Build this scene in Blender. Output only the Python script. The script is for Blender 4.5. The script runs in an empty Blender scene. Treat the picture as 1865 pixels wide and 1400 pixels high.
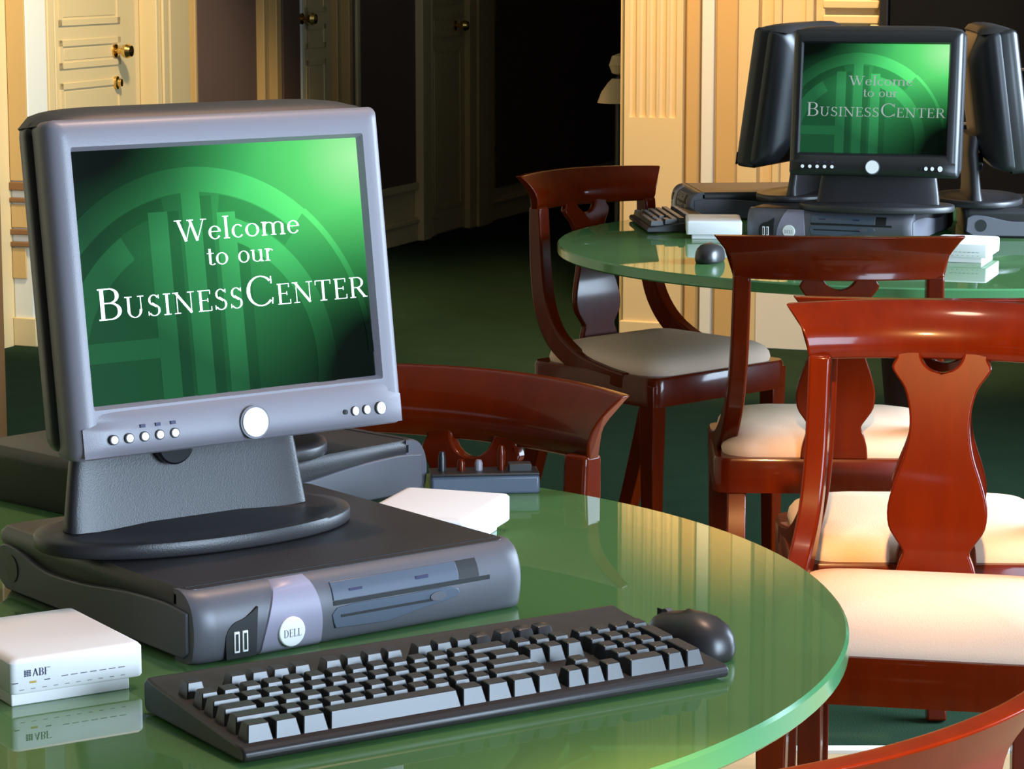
import bpy, bmesh, math, random
from mathutils import Vector, Matrix
random.seed(4)
PI = math.pi
S = bpy.context.scene
COL = S.collection

# ------------------------------------------------------------------ camera
F_PX, PITCH, CAM_H = 5000.0, 0.159, 1.368
cam_d = bpy.data.cameras.new('camera')
cam_d.sensor_fit = 'HORIZONTAL'
cam_d.sensor_width = 36.0
cam_d.lens = 36.0 * F_PX / 1865.0
cam_d.clip_start, cam_d.clip_end = 0.05, 100
cam = bpy.data.objects.new('camera', cam_d)
COL.objects.link(cam)
cam.location = (0, 0, CAM_H)
cam.rotation_euler = (PI / 2 - PITCH, 0, 0)
S.camera = cam

# ------------------------------------------------------------------ world, lights, exposure
S.view_settings.view_transform = 'Standard'
S.view_settings.look = 'None'
S.view_settings.gamma = 1.0
S.view_settings.use_curve_mapping = False
S.view_settings.exposure = 0.0
w = bpy.data.worlds.new('world')
S.world = w
w.use_nodes = True
bg = w.node_tree.nodes['Background']
bg.inputs[0].default_value = (0.75, 0.85, 1.0, 1)
bg.inputs[1].default_value = 0.02


def area(name, loc, target, sx, sy, power, col):
    l = bpy.data.lights.new(name, 'AREA')
    l.shape = 'RECTANGLE'
    l.size, l.size_y, l.energy, l.color = sx, sy, power, col
    o = bpy.data.objects.new(name, l)
    COL.objects.link(o)
    o.location = loc
    o.rotation_euler = (Vector(target) - Vector(loc)).to_track_quat('-Z', 'Y').to_euler()
    return o


def spot(name, loc, target, power, col, angle, blend=0.6, size=0.12):
    l = bpy.data.lights.new(name, 'SPOT')
    l.energy, l.color, l.spot_size, l.spot_blend, l.shadow_soft_size = power, col, math.radians(angle), blend, size
    o = bpy.data.objects.new(name, l)
    COL.objects.link(o)
    o.location = loc
    o.rotation_euler = (Vector(target) - Vector(loc)).to_track_quat('-Z', 'Y').to_euler()
    return o


COOL, WARM = (0.62, 0.80, 1.0), (1.0, 0.64, 0.32)
win = area('daylight_right', (3.4, 4.9, 1.6), (0, 5.3, 0.7), 2.4, 1.8, 230, COOL)
win.data.spread = math.radians(105)
win = area('daylight_rear', (2.2, 0.2, 1.35), (-0.2, 2.5, 0.8), 1.6, 1.3, 122, COOL)
win.data.spread = math.radians(130)
spot('ceiling_lamp_near', (0.20, 3.15, 3.1), (0.12, 2.95, 0.7), 125, (1.0, 0.62, 0.43), 66)
spot('track_lamp_chair', (0.05, 0.2, 2.62), (0.60, 3.80, 0.70), 1650, (1.0, 0.54, 0.20), 10.5, 0.45, 0.05)
spot('track_lamp_corner', (1.5, 0.5, 2.9), (0.31, 1.74, 0.82), 1500, (1.0, 0.56, 0.24), 10.5, 0.4, 0.05)
spot('ceiling_lamp_pilaster', (0.50, 8.1, 3.1), (0.75, 9.4, 0.75), 560, WARM, 60)
spot('ceiling_lamp_door', (-0.75, 8.0, 2.9), (-1.38, 9.9, 0.8), 420, (1.0, 0.82, 0.50), 44)


# ------------------------------------------------------------------ materials
def mat(name, col, rough=0.5, spec=0.5, metal=0.0, coat=0.0, bump=None, var=None, emit=None, ior=1.5):
    m = bpy.data.materials.new(name)
    m.use_nodes = True
    nt = m.node_tree
    b = nt.nodes['Principled BSDF']
    b.inputs['Base Color'].default_value = (*col, 1)
    b.inputs['Roughness'].default_value = rough
    b.inputs['Metallic'].default_value = metal
    b.inputs['Specular IOR Level'].default_value = spec
    b.inputs['Coat Weight'].default_value = coat
    b.inputs['Coat Roughness'].default_value = 0.08
    b.inputs['IOR'].default_value = ior
    tc = nt.nodes.new('ShaderNodeTexCoord')
    if var:
        sc, c2, stretch = var
        mp = nt.nodes.new('ShaderNodeMapping')
        mp.inputs['Scale'].default_value = stretch
        n = nt.nodes.new('ShaderNodeTexNoise')
        n.inputs['Scale'].default_value = sc
        n.inputs['Detail'].default_value = 4
        rm = nt.nodes.new('ShaderNodeMix')
        rm.data_type = 'RGBA'
        rm.inputs[6].default_value = (*col, 1)
        rm.inputs[7].default_value = (*c2, 1)
        nt.links.new(tc.outputs['Object'], mp.inputs[0])
        nt.links.new(mp.outputs[0], n.inputs['Vector'])
        nt.links.new(n.outputs['Fac'], rm.inputs[0])
        nt.links.new(rm.outputs[2], b.inputs['Base Color'])
    if bump:
        sc, st = bump
        n = nt.nodes.new('ShaderNodeTexNoise')
        n.inputs['Scale'].default_value = sc
        bp = nt.nodes.new('ShaderNodeBump')
        bp.inputs['Strength'].default_value = st
        bp.inputs['Distance'].default_value = 0.002
        nt.links.new(tc.outputs['Object'], n.inputs['Vector'])
        nt.links.new(n.outputs['Fac'], bp.inputs['Height'])
        nt.links.new(bp.outputs[0], b.inputs['Normal'])
    if emit:
        b.inputs['Emission Color'].default_value = (*emit[0], 1)
        b.inputs['Emission Strength'].default_value = emit[1]
    return m


M = {}
M['mahogany'] = mat('mahogany', (0.105, 0.0098, 0.0002), 0.27, spec=0.08, coat=0.25, var=(6, (0.056, 0.0042, 0.0001), (6, 6, 1)))
M['cream_fabric'] = mat('cream_fabric', (0.66, 0.48, 0.36), 0.9, spec=0.15, bump=(500, 0.25))
M['carpet'] = mat('carpet', (0.020, 0.043, 0.023), 1.0, spec=0.03, var=(9, (0.013, 0.029, 0.016), (1, 1, 1)), bump=(300, 0.6))
M['parquet'] = mat('parquet', (0.55, 0.36, 0.19), 0.45, var=(5, (0.42, 0.26, 0.12), (1, 8, 1)))
M['bezel'] = mat('bezel_grey', (0.19, 0.175, 0.20), 0.42, bump=(900, 0.08))
M['bezel_black'] = mat('bezel_black', (0.012, 0.012, 0.013), 0.33)
M['shell'] = mat('shell_black', (0.012, 0.012, 0.014), 0.38)
M['grille'] = mat('grille_brown', (0.020, 0.017, 0.017), 0.5)
M['charcoal'] = mat('charcoal_plastic', (0.024, 0.021, 0.023), 0.42, bump=(700, 0.12))
M['pc_grey'] = mat('pc_grey', (0.095, 0.092, 0.108), 0.42)
M['pc_blue'] = mat('pc_bluegrey', (0.075, 0.092, 0.125), 0.35)
M['pc_lavender'] = mat('pc_lavender', (0.27, 0.245, 0.32), 0.38)
M['keycap'] = mat('keycap', (0.016, 0.015, 0.017), 0.36, spec=0.75)
M['kb_case'] = mat('keyboard_case', (0.022, 0.018, 0.019), 0.38)
M['black'] = mat('black_gloss', (0.006, 0.006, 0.007), 0.25)
M['dark'] = mat('dark_recess', (0.004, 0.004, 0.005), 0.6)
M['white_plastic'] = mat('white_plastic', (0.82, 0.80, 0.80), 0.45)
M['badge'] = mat('badge_silver', (0.85, 0.84, 0.82), 0.3)
M['ink'] = mat('ink_navy', (0.02, 0.02, 0.07), 0.6)
M['amber'] = mat('ink_amber', (0.5, 0.35, 0.05), 0.6)
M['cream_paint'] = mat('cream_paint', (0.68, 0.52, 0.27), 0.45)
M['white_paint'] = mat('white_paint', (0.72, 0.70, 0.62), 0.45)
M['ochre_and_warm_light'] = mat('ochre_and_warm_light', (0.56, 0.36, 0.14), 0.45)  # ochre of the edge mouldings; on left-wall trims it is painted warm light
M['brown_panel'] = mat('brown_panel', (0.16, 0.09, 0.065), 0.8, var=(4, (0.13, 0.075, 0.055), (1, 1, 1)))
M['brown_wood'] = mat('brown_wood', (0.22, 0.10, 0.035), 0.45)
M['brass'] = mat('brass', (0.75, 0.50, 0.16), 0.22, metal=1.0)
M['dark_wood'] = mat('dark_wood', (0.035, 0.014, 0.010), 0.35)
M['shade'] = mat('beige_shade', (0.62, 0.48, 0.30), 0.7)


def glass_mat():
    m = mat('green_glass', (0.108, 0.245, 0.085), 0.02, spec=0.5, ior=1.95)
    nt = m.node_tree
    b = nt.nodes['Principled BSDF']
    out = nt.nodes['Material Output']
    tr = nt.nodes.new('ShaderNodeBsdfTransparent')
    tr.inputs[0].default_value = (0.45, 0.80, 0.50, 1)
    mx = nt.nodes.new('ShaderNodeMixShader')
    mx.inputs[0].default_value = 0.78
    nt.links.new(tr.outputs[0], mx.inputs[1])
    nt.links.new(b.outputs[0], mx.inputs[2])
    nt.links.new(mx.outputs[0], out.inputs[0])
    return m


M['glass'] = glass_mat()
M['glass_edge'] = mat('green_glass_edge', (0.07, 0.24, 0.095), 0.12, ior=1.6)


def screen_mat(name, lift):
    """picture shown by the display: green glow brightest at upper right, black in two corners; local x,z metres from the centre"""
    m = bpy.data.materials.new(name)
    m.use_nodes = True
    nt = m.node_tree
    N, L = nt.nodes, nt.links
    b = N['Principled BSDF']
    b.inputs['Base Color'].default_value = (0.003, 0.004, 0.003, 1)
    b.inputs['Roughness'].default_value = 0.12
    b.inputs['Specular IOR Level'].default_value = 0.03
    tc = N.new('ShaderNodeTexCoord')
    sp = N.new('ShaderNodeSeparateXYZ')
    L.new(tc.outputs['Object'], sp.inputs[0])

    def mth(op, a, bb, clamp=False):
        n = N.new('ShaderNodeMath')
        n.operation = op
        n.use_clamp = clamp
        for i, v in enumerate((a, bb)):
            if isinstance(v, (int, float)):
                n.inputs[i].default_value = v
            elif v is not None:
                L.new(v, n.inputs[i])
        return n.outputs[0]
    U = mth('ADD', mth('DIVIDE', sp.outputs[0], 0.304), 0.5)
    V = mth('ADD', mth('DIVIDE', sp.outputs[2], 0.228), 0.5)      # 0 bottom, 1 top

    def dist(u0, v0, su, sv):
        a = mth('MULTIPLY', mth('SUBTRACT', U, u0), su)
        c = mth('MULTIPLY', mth('SUBTRACT', V, v0), sv)
        return mth('SQRT', mth('ADD', mth('MULTIPLY', a, a), mth('MULTIPLY', c, c)), None)
    d = dist(1.0, 0.92, 1.0, 1.0)
    rp = N.new('ShaderNodeValToRGB')
    e = rp.color_ramp.elements
    e[0].position, e[0].color = 0.0, (0.55, 1.25, 0.55, 1)
    e[1].position, e[1].color = 1.0, (0.012, 0.095, 0.036, 1)
    for p, c in ((0.22, (0.16, 1.0, 0.24, 1)), (0.42, (0.08, 0.66, 0.17, 1)), (0.68, (0.036, 0.29, 0.09, 1))):
        x = e.new(p)
        x.color = c
    L.new(d, rp.inputs[0])
    d1 = mth('SUBTRACT', mth('MULTIPLY', dist(-0.03, 1.06, 1.0, 1.35), 2.2), 0.50, True)     # dark corner top left
    d2 = mth('SUBTRACT', mth('MULTIPLY', dist(1.05, -0.05, 1.15, 0.85), 2.4), 0.60, True)    # dark corner bottom right
    fac = mth('MULTIPLY', d1, d2)
    fac = mth('ADD', mth('MULTIPLY', fac, 0.96), 0.012)
    mx = N.new('ShaderNodeMix')
    mx.data_type = 'RGBA'
    mx.blend_type = 'MULTIPLY'
    mx.inputs[0].default_value = 1.0
    L.new(rp.outputs[0], mx.inputs[6])
    L.new(fac, mx.inputs[7])
    L.new(mx.outputs[2], b.inputs['Emission Color'])
    b.inputs['Emission Strength'].default_value = lift
    return m


M['screen'] = screen_mat('screen_picture', 0.80)
M['emblem'] = screen_mat('screen_emblem', 1.22)
M['emblem_dark'] = screen_mat('screen_emblem_shade', 0.62)
M['screen_text'] = mat('screen_text', (0.6, 0.6, 0.6), 0.5, emit=((0.9, 1.0, 0.92), 0.75))
M['screen_text_dim'] = mat('screen_text_dim', (0.2, 0.2, 0.2), 0.5, emit=((0.7, 0.75, 0.7), 0.30))


# ------------------------------------------------------------------ geometry helpers
def link(o, parent=None):
    COL.objects.link(o)
    if parent:
        o.parent = parent
    return o


def obj(name, bm, m, parent=None, bevel=0, smooth=35, seg=2, loc=None, rot=None):
    bmesh.ops.recalc_face_normals(bm, faces=bm.faces[:])
    me = bpy.data.meshes.new(name)
    bm.to_mesh(me)
    bm.free()
    ms = m if isinstance(m, (list, tuple)) else [m]
    for x in ms:
        me.materials.append(M[x] if isinstance(x, str) else x)
    if smooth:
        me.polygons.foreach_set('use_smooth', [True] * len(me.polygons))
        me.set_sharp_from_angle(angle=math.radians(smooth))
    o = link(bpy.data.objects.new(name, me), parent)
    if bevel:
        b = o.modifiers.new('bevel', 'BEVEL')
        b.width, b.segments, b.limit_method, b.angle_limit = bevel, seg, 'ANGLE', math.radians(40)
    if loc:
        o.location = loc
    if rot:
        o.rotation_euler = rot
    return o


def tag(o, label, cat, group=None, kind=None):
    o['label'], o['category'] = label, cat
    if group:
        o['group'] = group
    if kind:
        o['kind'] = kind
    return o


def thing(name, label, cat, loc, rz=0, group=None):
    o = link(bpy.data.objects.new(name, None))
    o.empty_display_size = 0.05
    o.location = loc
    o.rotation_euler = (0, 0, rz)
    return tag(o, label, cat, group)


def struct(name, bm, m, label=None, bevel=0, parent=None, **k):
    o = obj(name, bm, m, parent, bevel, **k)
    if not parent:
        o['kind'] = 'structure'
        o['category'] = name.split('_')[0]
        if label:
            o['label'] = label
    return o


def copy_tree(o, parent=None):
    c = link(o.copy(), parent)
    for ch in list(o.children):
        copy_tree(ch, c)
    return c


def NB():
    return bmesh.new()


def box(bm, x0, x1, y0, y1, z0, z1, mi=0, T=None):
    vs = [Vector((x, y, z)) for x in (x0, x1) for y in (y0, y1) for z in (z0, z1)]
    if T:
        vs = [T @ v for v in vs]
    v = [bm.verts.new(p) for p in vs]
    for f in ((0, 1, 3, 2), (4, 6, 7, 5), (0, 4, 5, 1), (2, 3, 7, 6), (0, 2, 6, 4), (1, 5, 7, 3)):
        bm.faces.new([v[i] for i in f]).material_index = mi
    return bm


def loft(bm, rings, caps=True, closed=True, mi=0):
    R = [[bm.verts.new(p) for p in r] for r in rings]
    n = len(R[0])
    for a, b in zip(R, R[1:]):
        for i in range(n if closed else n - 1):
            j = (i + 1) % n
            bm.faces.new((a[i], a[j], b[j], b[i])).material_index = mi
    if caps:
        bm.faces.new(R[0]).material_index = mi
        bm.faces.new(R[-1][::-1]).material_index = mi
    return bm


def prism(bm, pts, axis, a, b, mi=0):
    """extrude a 2-D outline: axis 'x' -> pts are (y,z); 'y' -> (x,z); 'z' -> (x,y)"""
    def P(p, t):
        return {'x': (t, p[0], p[1]), 'y': (p[0], t, p[1]), 'z': (p[0], p[1], t)}[axis]
    return loft(bm, [[P(p, a) for p in pts], [P(p, b) for p in pts]], mi=mi)


def lathe(bm, prof, n=32, c=(0, 0), mi=0):
    return loft(bm, [[(c[0] + r * math.cos(2 * PI * i / n), c[1] + r * math.sin(2 * PI * i / n), z) for i in range(n)] for r, z in prof], mi=mi)


def disc_y(bm, cx, cz, r, y0, y1, n=24, rz=None, mi=0):
    rz = rz or r
    return prism(bm, [(cx + r * math.cos(2 * PI * i / n), cz + rz * math.sin(2 * PI * i / n)) for i in range(n)], 'y', y0, y1, mi)


def oval(hx, hy, n=48, p=2.0, c=(0, 0)):
    o = []
    for i in range(n):
        a = 2 * PI * i / n
        ca, sa = math.cos(a), math.sin(a)
        o.append((c[0] + hx * abs(ca) ** (2 / p) * (1 if ca >= 0 else -1), c[1] + hy * abs(sa) ** (2 / p) * (1 if sa >= 0 else -1)))
    return o


def rrect(x0, x1, y0, y1, r, n=5):
    o = []
    for cx, cy, a0 in ((x1 - r, y1 - r, 0), (x0 + r, y1 - r, PI / 2), (x0 + r, y0 + r, PI), (x1 - r, y0 + r, 1.5 * PI)):
        for i in range(n + 1):
            a = a0 + PI / 2 * i / n
            o.append((cx + r * math.cos(a), cy + r * math.sin(a)))
    return o


def crom(pts, k=6):
    """smooth curve through points (any dimension)"""
    P = [pts[0]] + list(pts) + [pts[-1]]
    out = []
    for i in range(1, len(P) - 2):
        for j in range(k):
            t = j / k
            out.append(tuple(0.5 * (2 * b + (c - a) * t + (2 * a - 5 * b + 4 * c - d) * t * t + (-a + 3 * b - 3 * c + d) * t ** 3)
                             for a, b, c, d in zip(P[i - 1], P[i], P[i + 1], P[i + 2])))
    out.append(tuple(pts[-1]))
    return out


# ------------------------------------------------------------------ lettering (thick and thin strokes with serifs), unit cap height
TN, TK = 0.038, 0.108


def quad(x0, z0, x1, z1, wd, wd1=None):
    wd1 = wd if wd1 is None else wd1
    dx, dz = x1 - x0, z1 - z0
    l = math.hypot(dx, dz) or 1
    nx, nz = -dz / l / 2, dx / l / 2
    return [(x0 + nx * wd, z0 + nz * wd), (x1 + nx * wd1, z1 + nz * wd1), (x1 - nx * wd1, z1 - nz * wd1), (x0 - nx * wd, z0 - nz * wd)]


def arc(cx, cz, rx, rz, a0, a1, thick=TK, thin=TN, n=18):
    o = []
    pr = None
    for i in range(n + 1):
        a = math.radians(a0 + (a1 - a0) * i / n)
        t = thin + (thick - thin) * abs(math.cos(a)) ** 1.5
        c, s = math.cos(a), math.sin(a)
        p = ((cx + (rx) * c, cz + (rz) * s), (cx + (rx - t) * c, cz + (rz - min(t, thin * 1.6)) * s))
        if pr:
            o.append([pr[0], p[0], p[1], pr[1]])
        pr = p
    return o


def sv(x, z, wd=0.30):
    return quad(x - wd / 2, z, x + wd / 2, z, TN * 1.2)


def stem(x, z0=0.02, z1=0.98, top=True, bot=True, wd=TK, s=0.30):
    o = [quad(x, z0, x, z1, wd)]
    if bot:
        o.append(sv(x, 0.025, s))
    if top:
        o.append(sv(x, z1 - 0.005, s))
    return o


def glyph(c):
    x = 0.64
    if c == 'W':
        return 1.25, [quad(0.12, 1, 0.40, 0, TK), quad(0.40, 0, 0.64, 1, TN), quad(0.58, 1, 0.84, 0, TK), quad(0.84, 0, 1.12, 1, TN), sv(.12, .975, .28), sv(.60, .975, .26), sv(1.12, .975, .24)]
    if c == 'B':
        return 0.78, stem(0.2, s=.22) + [quad(.1, .975, .42, .975, TN), quad(.1, .025, .42, .025, TN), quad(.2, .53, .42, .53, TN)] + arc(.40, .755, .27, .245, -90, 90) + arc(.40, .275, .32, .275, -90, 90)
    if c == 'U':
        return 0.90, [quad(.2, .38, .2, .98, TK), quad(.70, .38, .70, .98, TN), sv(.2, .975), sv(.70, .975, .26)] + arc(.4375, .38, .30, .38, 180, 360)
    if c == 'S':
        return 0.66, arc(.33, .745, .22, .255, 30, 270, .09) + arc(.33, .27, .25, .27, -150, 90, .09) + [quad(.24, .60, .44, .44, TK), quad(.53, .80, .53, .98, TN), quad(.10, .04, .10, .24, TN)]
    if c == 'I':
        return 0.42, stem(.21)
    if c == 'N':
        return 0.98, [quad(.2, 0, .2, .98, TN), quad(.16, .98, .78, .02, TK), quad(.78, 0, .78, .98, TN), sv(.2, .025, .26), sv(.15, .975, .24), sv(.78, .975, .28)]
    if c == 'E':
        return 0.72, stem(.2, s=.22) + [quad(.1, .975, .60, .975, TN), quad(.1, .025, .64, .025, TN), quad(.2, .52, .5, .52, TN), quad(.60, .80, .60, .99, TN), quad(.64, .01, .64, .22, TN), quad(.50, .43, .50, .61, TN)]
    if c == 'C':
        return 0.92, arc(.50, .5, .42, .5, 42, 318) + [quad(.82, .72, .82, .96, TN), quad(.82, .06, .84, .26, TN)]
    if c == 'T':
        return 0.80, stem(.4, top=False) + [quad(.06, .975, .74, .975, TN), quad(.07, .78, .07, .99, TN), quad(.73, .78, .73, .99, TN)]
    if c == 'R':
        return 0.82, stem(.2, s=.26) + [quad(.1, .975, .42, .975, TN), quad(.2, .49, .42, .49, TN), quad(.42, .50, .72, .03, TK), sv(.74, .025, .2)] + arc(.40, .73, .29, .27, -90, 90)
    if c == 'A':
        return 0.86, [quad(.12, .02, .42, 1, TN), quad(.42, 1, .72, .02, TK), quad(.24, .34, .6, .34, TN)]
    if c == 'F':
        return 0.66, stem(.2, s=.22) + [quad(.1, .975, .60, .975, TN), quad(.2, .52, .5, .52, TN)]
    if c == 'D':
        return 0.86, stem(.2, s=.22) + [quad(.1, .975, .40, .975, TN), quad(.1, .025, .40, .025, TN)] + arc(.36, .5, .42, .5, -90, 90)
    if c == 'L':
        return 0.68, stem(.2) + [quad(.1, .025, .6, .025, TN), quad(.6, .01, .6, .22, TN)]
    if c == 'e':
        return 0.58, arc(.29, x / 2, .25, x / 2, 10, 325) + [quad(.06, .37, .53, .37, TN)]
    if c == 'l':
        return 0.34, stem(.17, z1=1.05, s=.24) 
    if c == 'c':
        return 0.54, arc(.29, x / 2, .25, x / 2, 45, 320)
    if c == 'o':
        return 0.64, arc(.32, x / 2, .28, x / 2, 0, 360)
    if c == 'm':
        return 1.06, stem(.16, z1=x, s=.22) + stem(.53, z1=x * .8, top=False, s=.22) + stem(.90, z1=x * .8, top=False, s=.22) + arc(.355, .40, .235, .24, 0, 180, .1) + arc(.725, .40, .235, .24, 0, 180, .1)
    if c == 'u':
        return 0.70, [quad(.16, .2, .16, x, TK), quad(.54, .02, .54, x, TK), sv(.13, x - .02, .18), sv(.5, x - .02, .18), sv(.59, .025, .16)] + arc(.34, .22, .24, .22, 180, 345, .1)
    if c == 'r':
        return 0.46, stem(.16, z1=x, s=.24) + arc(.33, .42, .17, .21, 40, 150, .1)
    if c == 't':
        return 0.40, [quad(.18, .12, .18, .86, TK), quad(.04, x - .02, .36, x - .02, TN)] + arc(.28, .14, .16, .14, 180, 330, .1)
    return 0.4, []


def text_polys(runs, x0, x1, z0):
    """runs: (string, height); spread between x0 and x1 on baseline z0"""
    tot = sum(glyph(c)[0] * h for s, h in runs for c in s)
    k = (x1 - x0) / tot
    x, out = x0, []
    for s, h in runs:
        for c in s:
            wd, ps = glyph(c)
            out += [[(x + px * h * k, z0 + pz * h) for px, pz in p] for p in ps]
            x += wd * h * k
    return out


def flat_y(bm, polys, y, mi=0):
    for p in polys:
        f = bm.faces.new([bm.verts.new((a, y, b)) for a, b in p])
        f.material_index = mi
    return bm


# ------------------------------------------------------------------ room shell
WD = Vector((0.347, 0.938, 0)).normalized()          # along the left wall
WN = Vector((WD.y, -WD.x, 0))                        # out of it, into the room
W0 = Vector((-1.67, 9.5, 0))
TW = Matrix(((WD.x, WN.x, 0, W0.x), (WD.y, WN.y, 0, W0.y), (0, 0, 1, 0), (0, 0, 0, 1)))   # local x along, y out, z up
BD = WN                                              # along the back wall
B0 = Vector((0.418, 9.5, 0))
TB = Matrix(((BD.x, -WD.x, 0, B0.x), (BD.y, -WD.y, 0, B0.y), (0, 0, 1, 0), (0, 0, 0, 1)))   # local x to the right, y towards the camera


def su(u, d=0.0):
    """distance along the left wall that the photo shows at column u, for a face standing d out of the wall (used to lay out doors and panels)"""
    k = (u - 932.5) / 5000.0 * 0.99
    return (k * (9.5 + d * WN.y) - W0.x - d * WN.x) / (WD.x - k * WD.y)


HT = 3.2
struct('floor', box(NB(), -4, 4.5, 4.57, 18, -0.02, 0), 'carpet', 'dark green carpet floor')
struct('floor_wood', box(NB(), -4, 4.5, -3, 4.54, -0.02, 0), 'parquet', 'light wooden floor beyond the edge of the carpet', smooth=0)
struct('trim_threshold', box(NB(), -4, 4.5, 4.54, 4.57, -0.02, 0.006), 'white_paint', 'pale threshold strip at the carpet edge')
struct('ceiling', box(NB(), -4, 4.5, -3, 18, HT, HT + 0.05), 'white_paint', 'plain ceiling')
struct('wall_left', box(NB(), -7.0, 7.6, -0.12, 0.0, 0, HT, T=TW), 'cream_paint', 'long panelled left wall with doors, running back into the dark hall')
struct('wall_end', box(NB(), 7.45, 7.6, 0.0, 3.5, 0, HT, T=TW), 'brown_panel', 'dark end wall of the hall')
struct('wall_back', box(NB(), 0.0, 4.4, -0.25, 0.0, 0, HT, T=TB), 'cream_paint', 'cream back wall to the right of the fluted pilaster')


def wall_panel(name, u0, u1, z0, z1, m, label, d=0.012, frame=None):
    s0, s1 = su(u0, d), su(u1, d)
    o = struct(name, box(NB(), s0, s1, 0.0, d, z0, z1, T=TW), m, label, bevel=0.003)
    if frame:
        bm = NB()
        t = 0.035
        for a, b, c, e in ((s0, s1, z1 - t, z1), (s0, s1, z0, z0 + t), (s0, s0 + t, z0 + t, z1 - t), (s1 - t, s1, z0 + t, z1 - t)):
            box(bm, a, b, d, d + 0.014, c, e, T=TW)
        obj('moulding', bm, frame, o, 0.004)
    return o


def pil(name, u0, u1, d, m, label, z1=HT, steps=()):
    bm = NB()
    s0, s1 = su(u0, d), su(u1, d)
    box(bm, s0, s1, 0, d, 0, z1, T=TW)
    for a, e in steps:
        box(bm, s0 + a, s1 - a, d, d + e, 0.0, z1, T=TW)
    return struct(name, bm, m, label, bevel=0.004)


# left end of the wall: pilaster with chair-rail mouldings
pl = pil('trim_1', 45, 82, 0.075, 'white_paint', 'pale pilaster at the left end of the wall')  # cool window light on this face is put into the white colour
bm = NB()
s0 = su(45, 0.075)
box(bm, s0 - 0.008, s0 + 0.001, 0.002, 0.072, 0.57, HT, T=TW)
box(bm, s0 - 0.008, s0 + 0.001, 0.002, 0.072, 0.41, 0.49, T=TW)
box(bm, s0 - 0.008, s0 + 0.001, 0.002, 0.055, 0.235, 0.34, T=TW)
obj('side_panel', bm, 'ochre_and_warm_light', pl, 0.002)  # warm light on the camera-facing side, painted in as ochre
for nm, z0, z1, mm in (('rail_moulding', 0.538, 0.566, 'brown_wood'), ('rail_moulding', 0.497, 0.513, 'brown_wood'), ('rail_moulding', 0.386, 0.405, 'brown_wood'), ('rail_moulding', 0.345, 0.362, 'brown_wood')):
    obj(nm, box(NB(), s0 - 0.015, su(82, 0.075) + 0.01, 0.0, 0.09, z0, z1, T=TW), mm, pl, 0.003)
obj('plinth', box(NB(), s0 - 0.012, su(82, 0.075) + 0.006, 0.0, 0.09, 0.0, 0.10, T=TW), 'cream_paint', pl, 0.004)

# nearer jamb at the very left of the picture
struct('trim_2', box(NB(), -1.40, -1.176, 6.20, 6.30, 0, HT), 'brown_wood', 'brown wooden jamb at the left edge', 0.004)


def door(name, u0, u1, label, m='cream_paint', knob_u=None, knob_z=0.985, cyl=True):
    s0, s1 = su(u0, 0.022), su(u1, 0.022)
    d = struct(name, box(NB(), s0, s1, 0.0, 0.022, 0.01, 2.3, T=TW), m, label, 0.003)
    wd = s1 - s0
    for z0, z1 in ((0.12, 0.885), (0.935, 1.035), (1.085, 2.15)):
        bm = NB()
        a, b = s0 + wd * 0.04, s1 - wd * 0.20
        t = 0.022
        for q in ((a, b, z1 - t, z1), (a, b, z0, z0 + t), (a, a + t, z0, z1), (b - t, b, z0, z1)):
            box(bm, q[0], q[1], 0.022, 0.0265, q[2], q[3], T=TW)
        box(bm, a + 0.035, b - 0.035, 0.022, 0.0235, z0 + 0.03, z1 - 0.03, T=TW)
        obj('door_panel', bm, m, d, 0.004)
    if knob_u:
        sk = su(knob_u, 0.08)
        bm = NB()
        for a, r in ((0.022, 0.022), (0.03, 0.022), (0.034, 0.010), (0.052, 0.010), (0.060, 0.020), (0.078, 0.024), (0.092, 0.018), (0.096, 0.004)):
            pass
        prof = ((0.022, 0.024), (0.03, 0.024), (0.034, 0.010), (0.052, 0.010), (0.060, 0.022), (0.076, 0.027), (0.092, 0.020), (0.098, 0.004))
        loft(bm, [[TW @ Vector((sk + r * math.cos(2 * PI * i / 20), y, knob_z + r * math.sin(2 * PI * i / 20))) for i in range(20)] for y, r in prof])
        obj('door_knob', bm, 'brass', d)
        if cyl:
            bm = NB()
            prof = ((0.022, 0.019), (0.034, 0.019), (0.038, 0.012), (0.05, 0.011), (0.052, 0.003))
            loft(bm, [[TW @ Vector((sk + r * math.cos(2 * PI * i / 16), y, knob_z - 0.115 + 1.25 * r * math.sin(2 * PI * i / 16))) for i in range(16)] for y, r in prof])
            obj('lock_cylinder', bm, 'brass', d)
    return d


pil('trim_3', 85, 97, 0.03, 'cream_paint', 'door frame left of the cream door')
door('door_1', 98, 244, 'cream panelled door with brass knob', knob_u=232)
pil('trim_4', 284, 306, 0.075, 'cream_paint', 'deep door frame right of the cream door', steps=((0.03, 0.012),))
pil('trim_5', 309, 344, 0.045, 'cream_paint', 'flat pilaster strip right of the cream door')
pil('trim_6', 354, 358, 0.03, 'ochre_and_warm_light', 'edging of the first brown panel, warm light painted ochre')  # ochre edgings along this wall hold the warm light on camera-facing faces
wall_panel('wall_panel', 358, 466, 0.12, HT - .2, 'brown_panel', 'brown fabric wall panel between edgings painted as warmly lit')
pil('trim_7', 480, 486, 0.040, 'ochre_and_warm_light', 'edging right of the first brown panel, warm light painted ochre')
pil('trim_8', 503, 512, 0.040, 'ochre_and_warm_light', 'edging left of the hall door, warm light painted ochre')
pil('trim_9', 515, 546, 0.03, 'brown_panel', 'dark door surround in the hall')
door('door_2', 553, 601, 'dark hall door with knob and pale edge', knob_u=570, knob_z=1.06, cyl=False)
pil('trim_10', 549, 553, 0.03, 'white_paint', 'pale meeting edge of the hall door')  # lit door edge, its brightness put into the white colour
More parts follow.
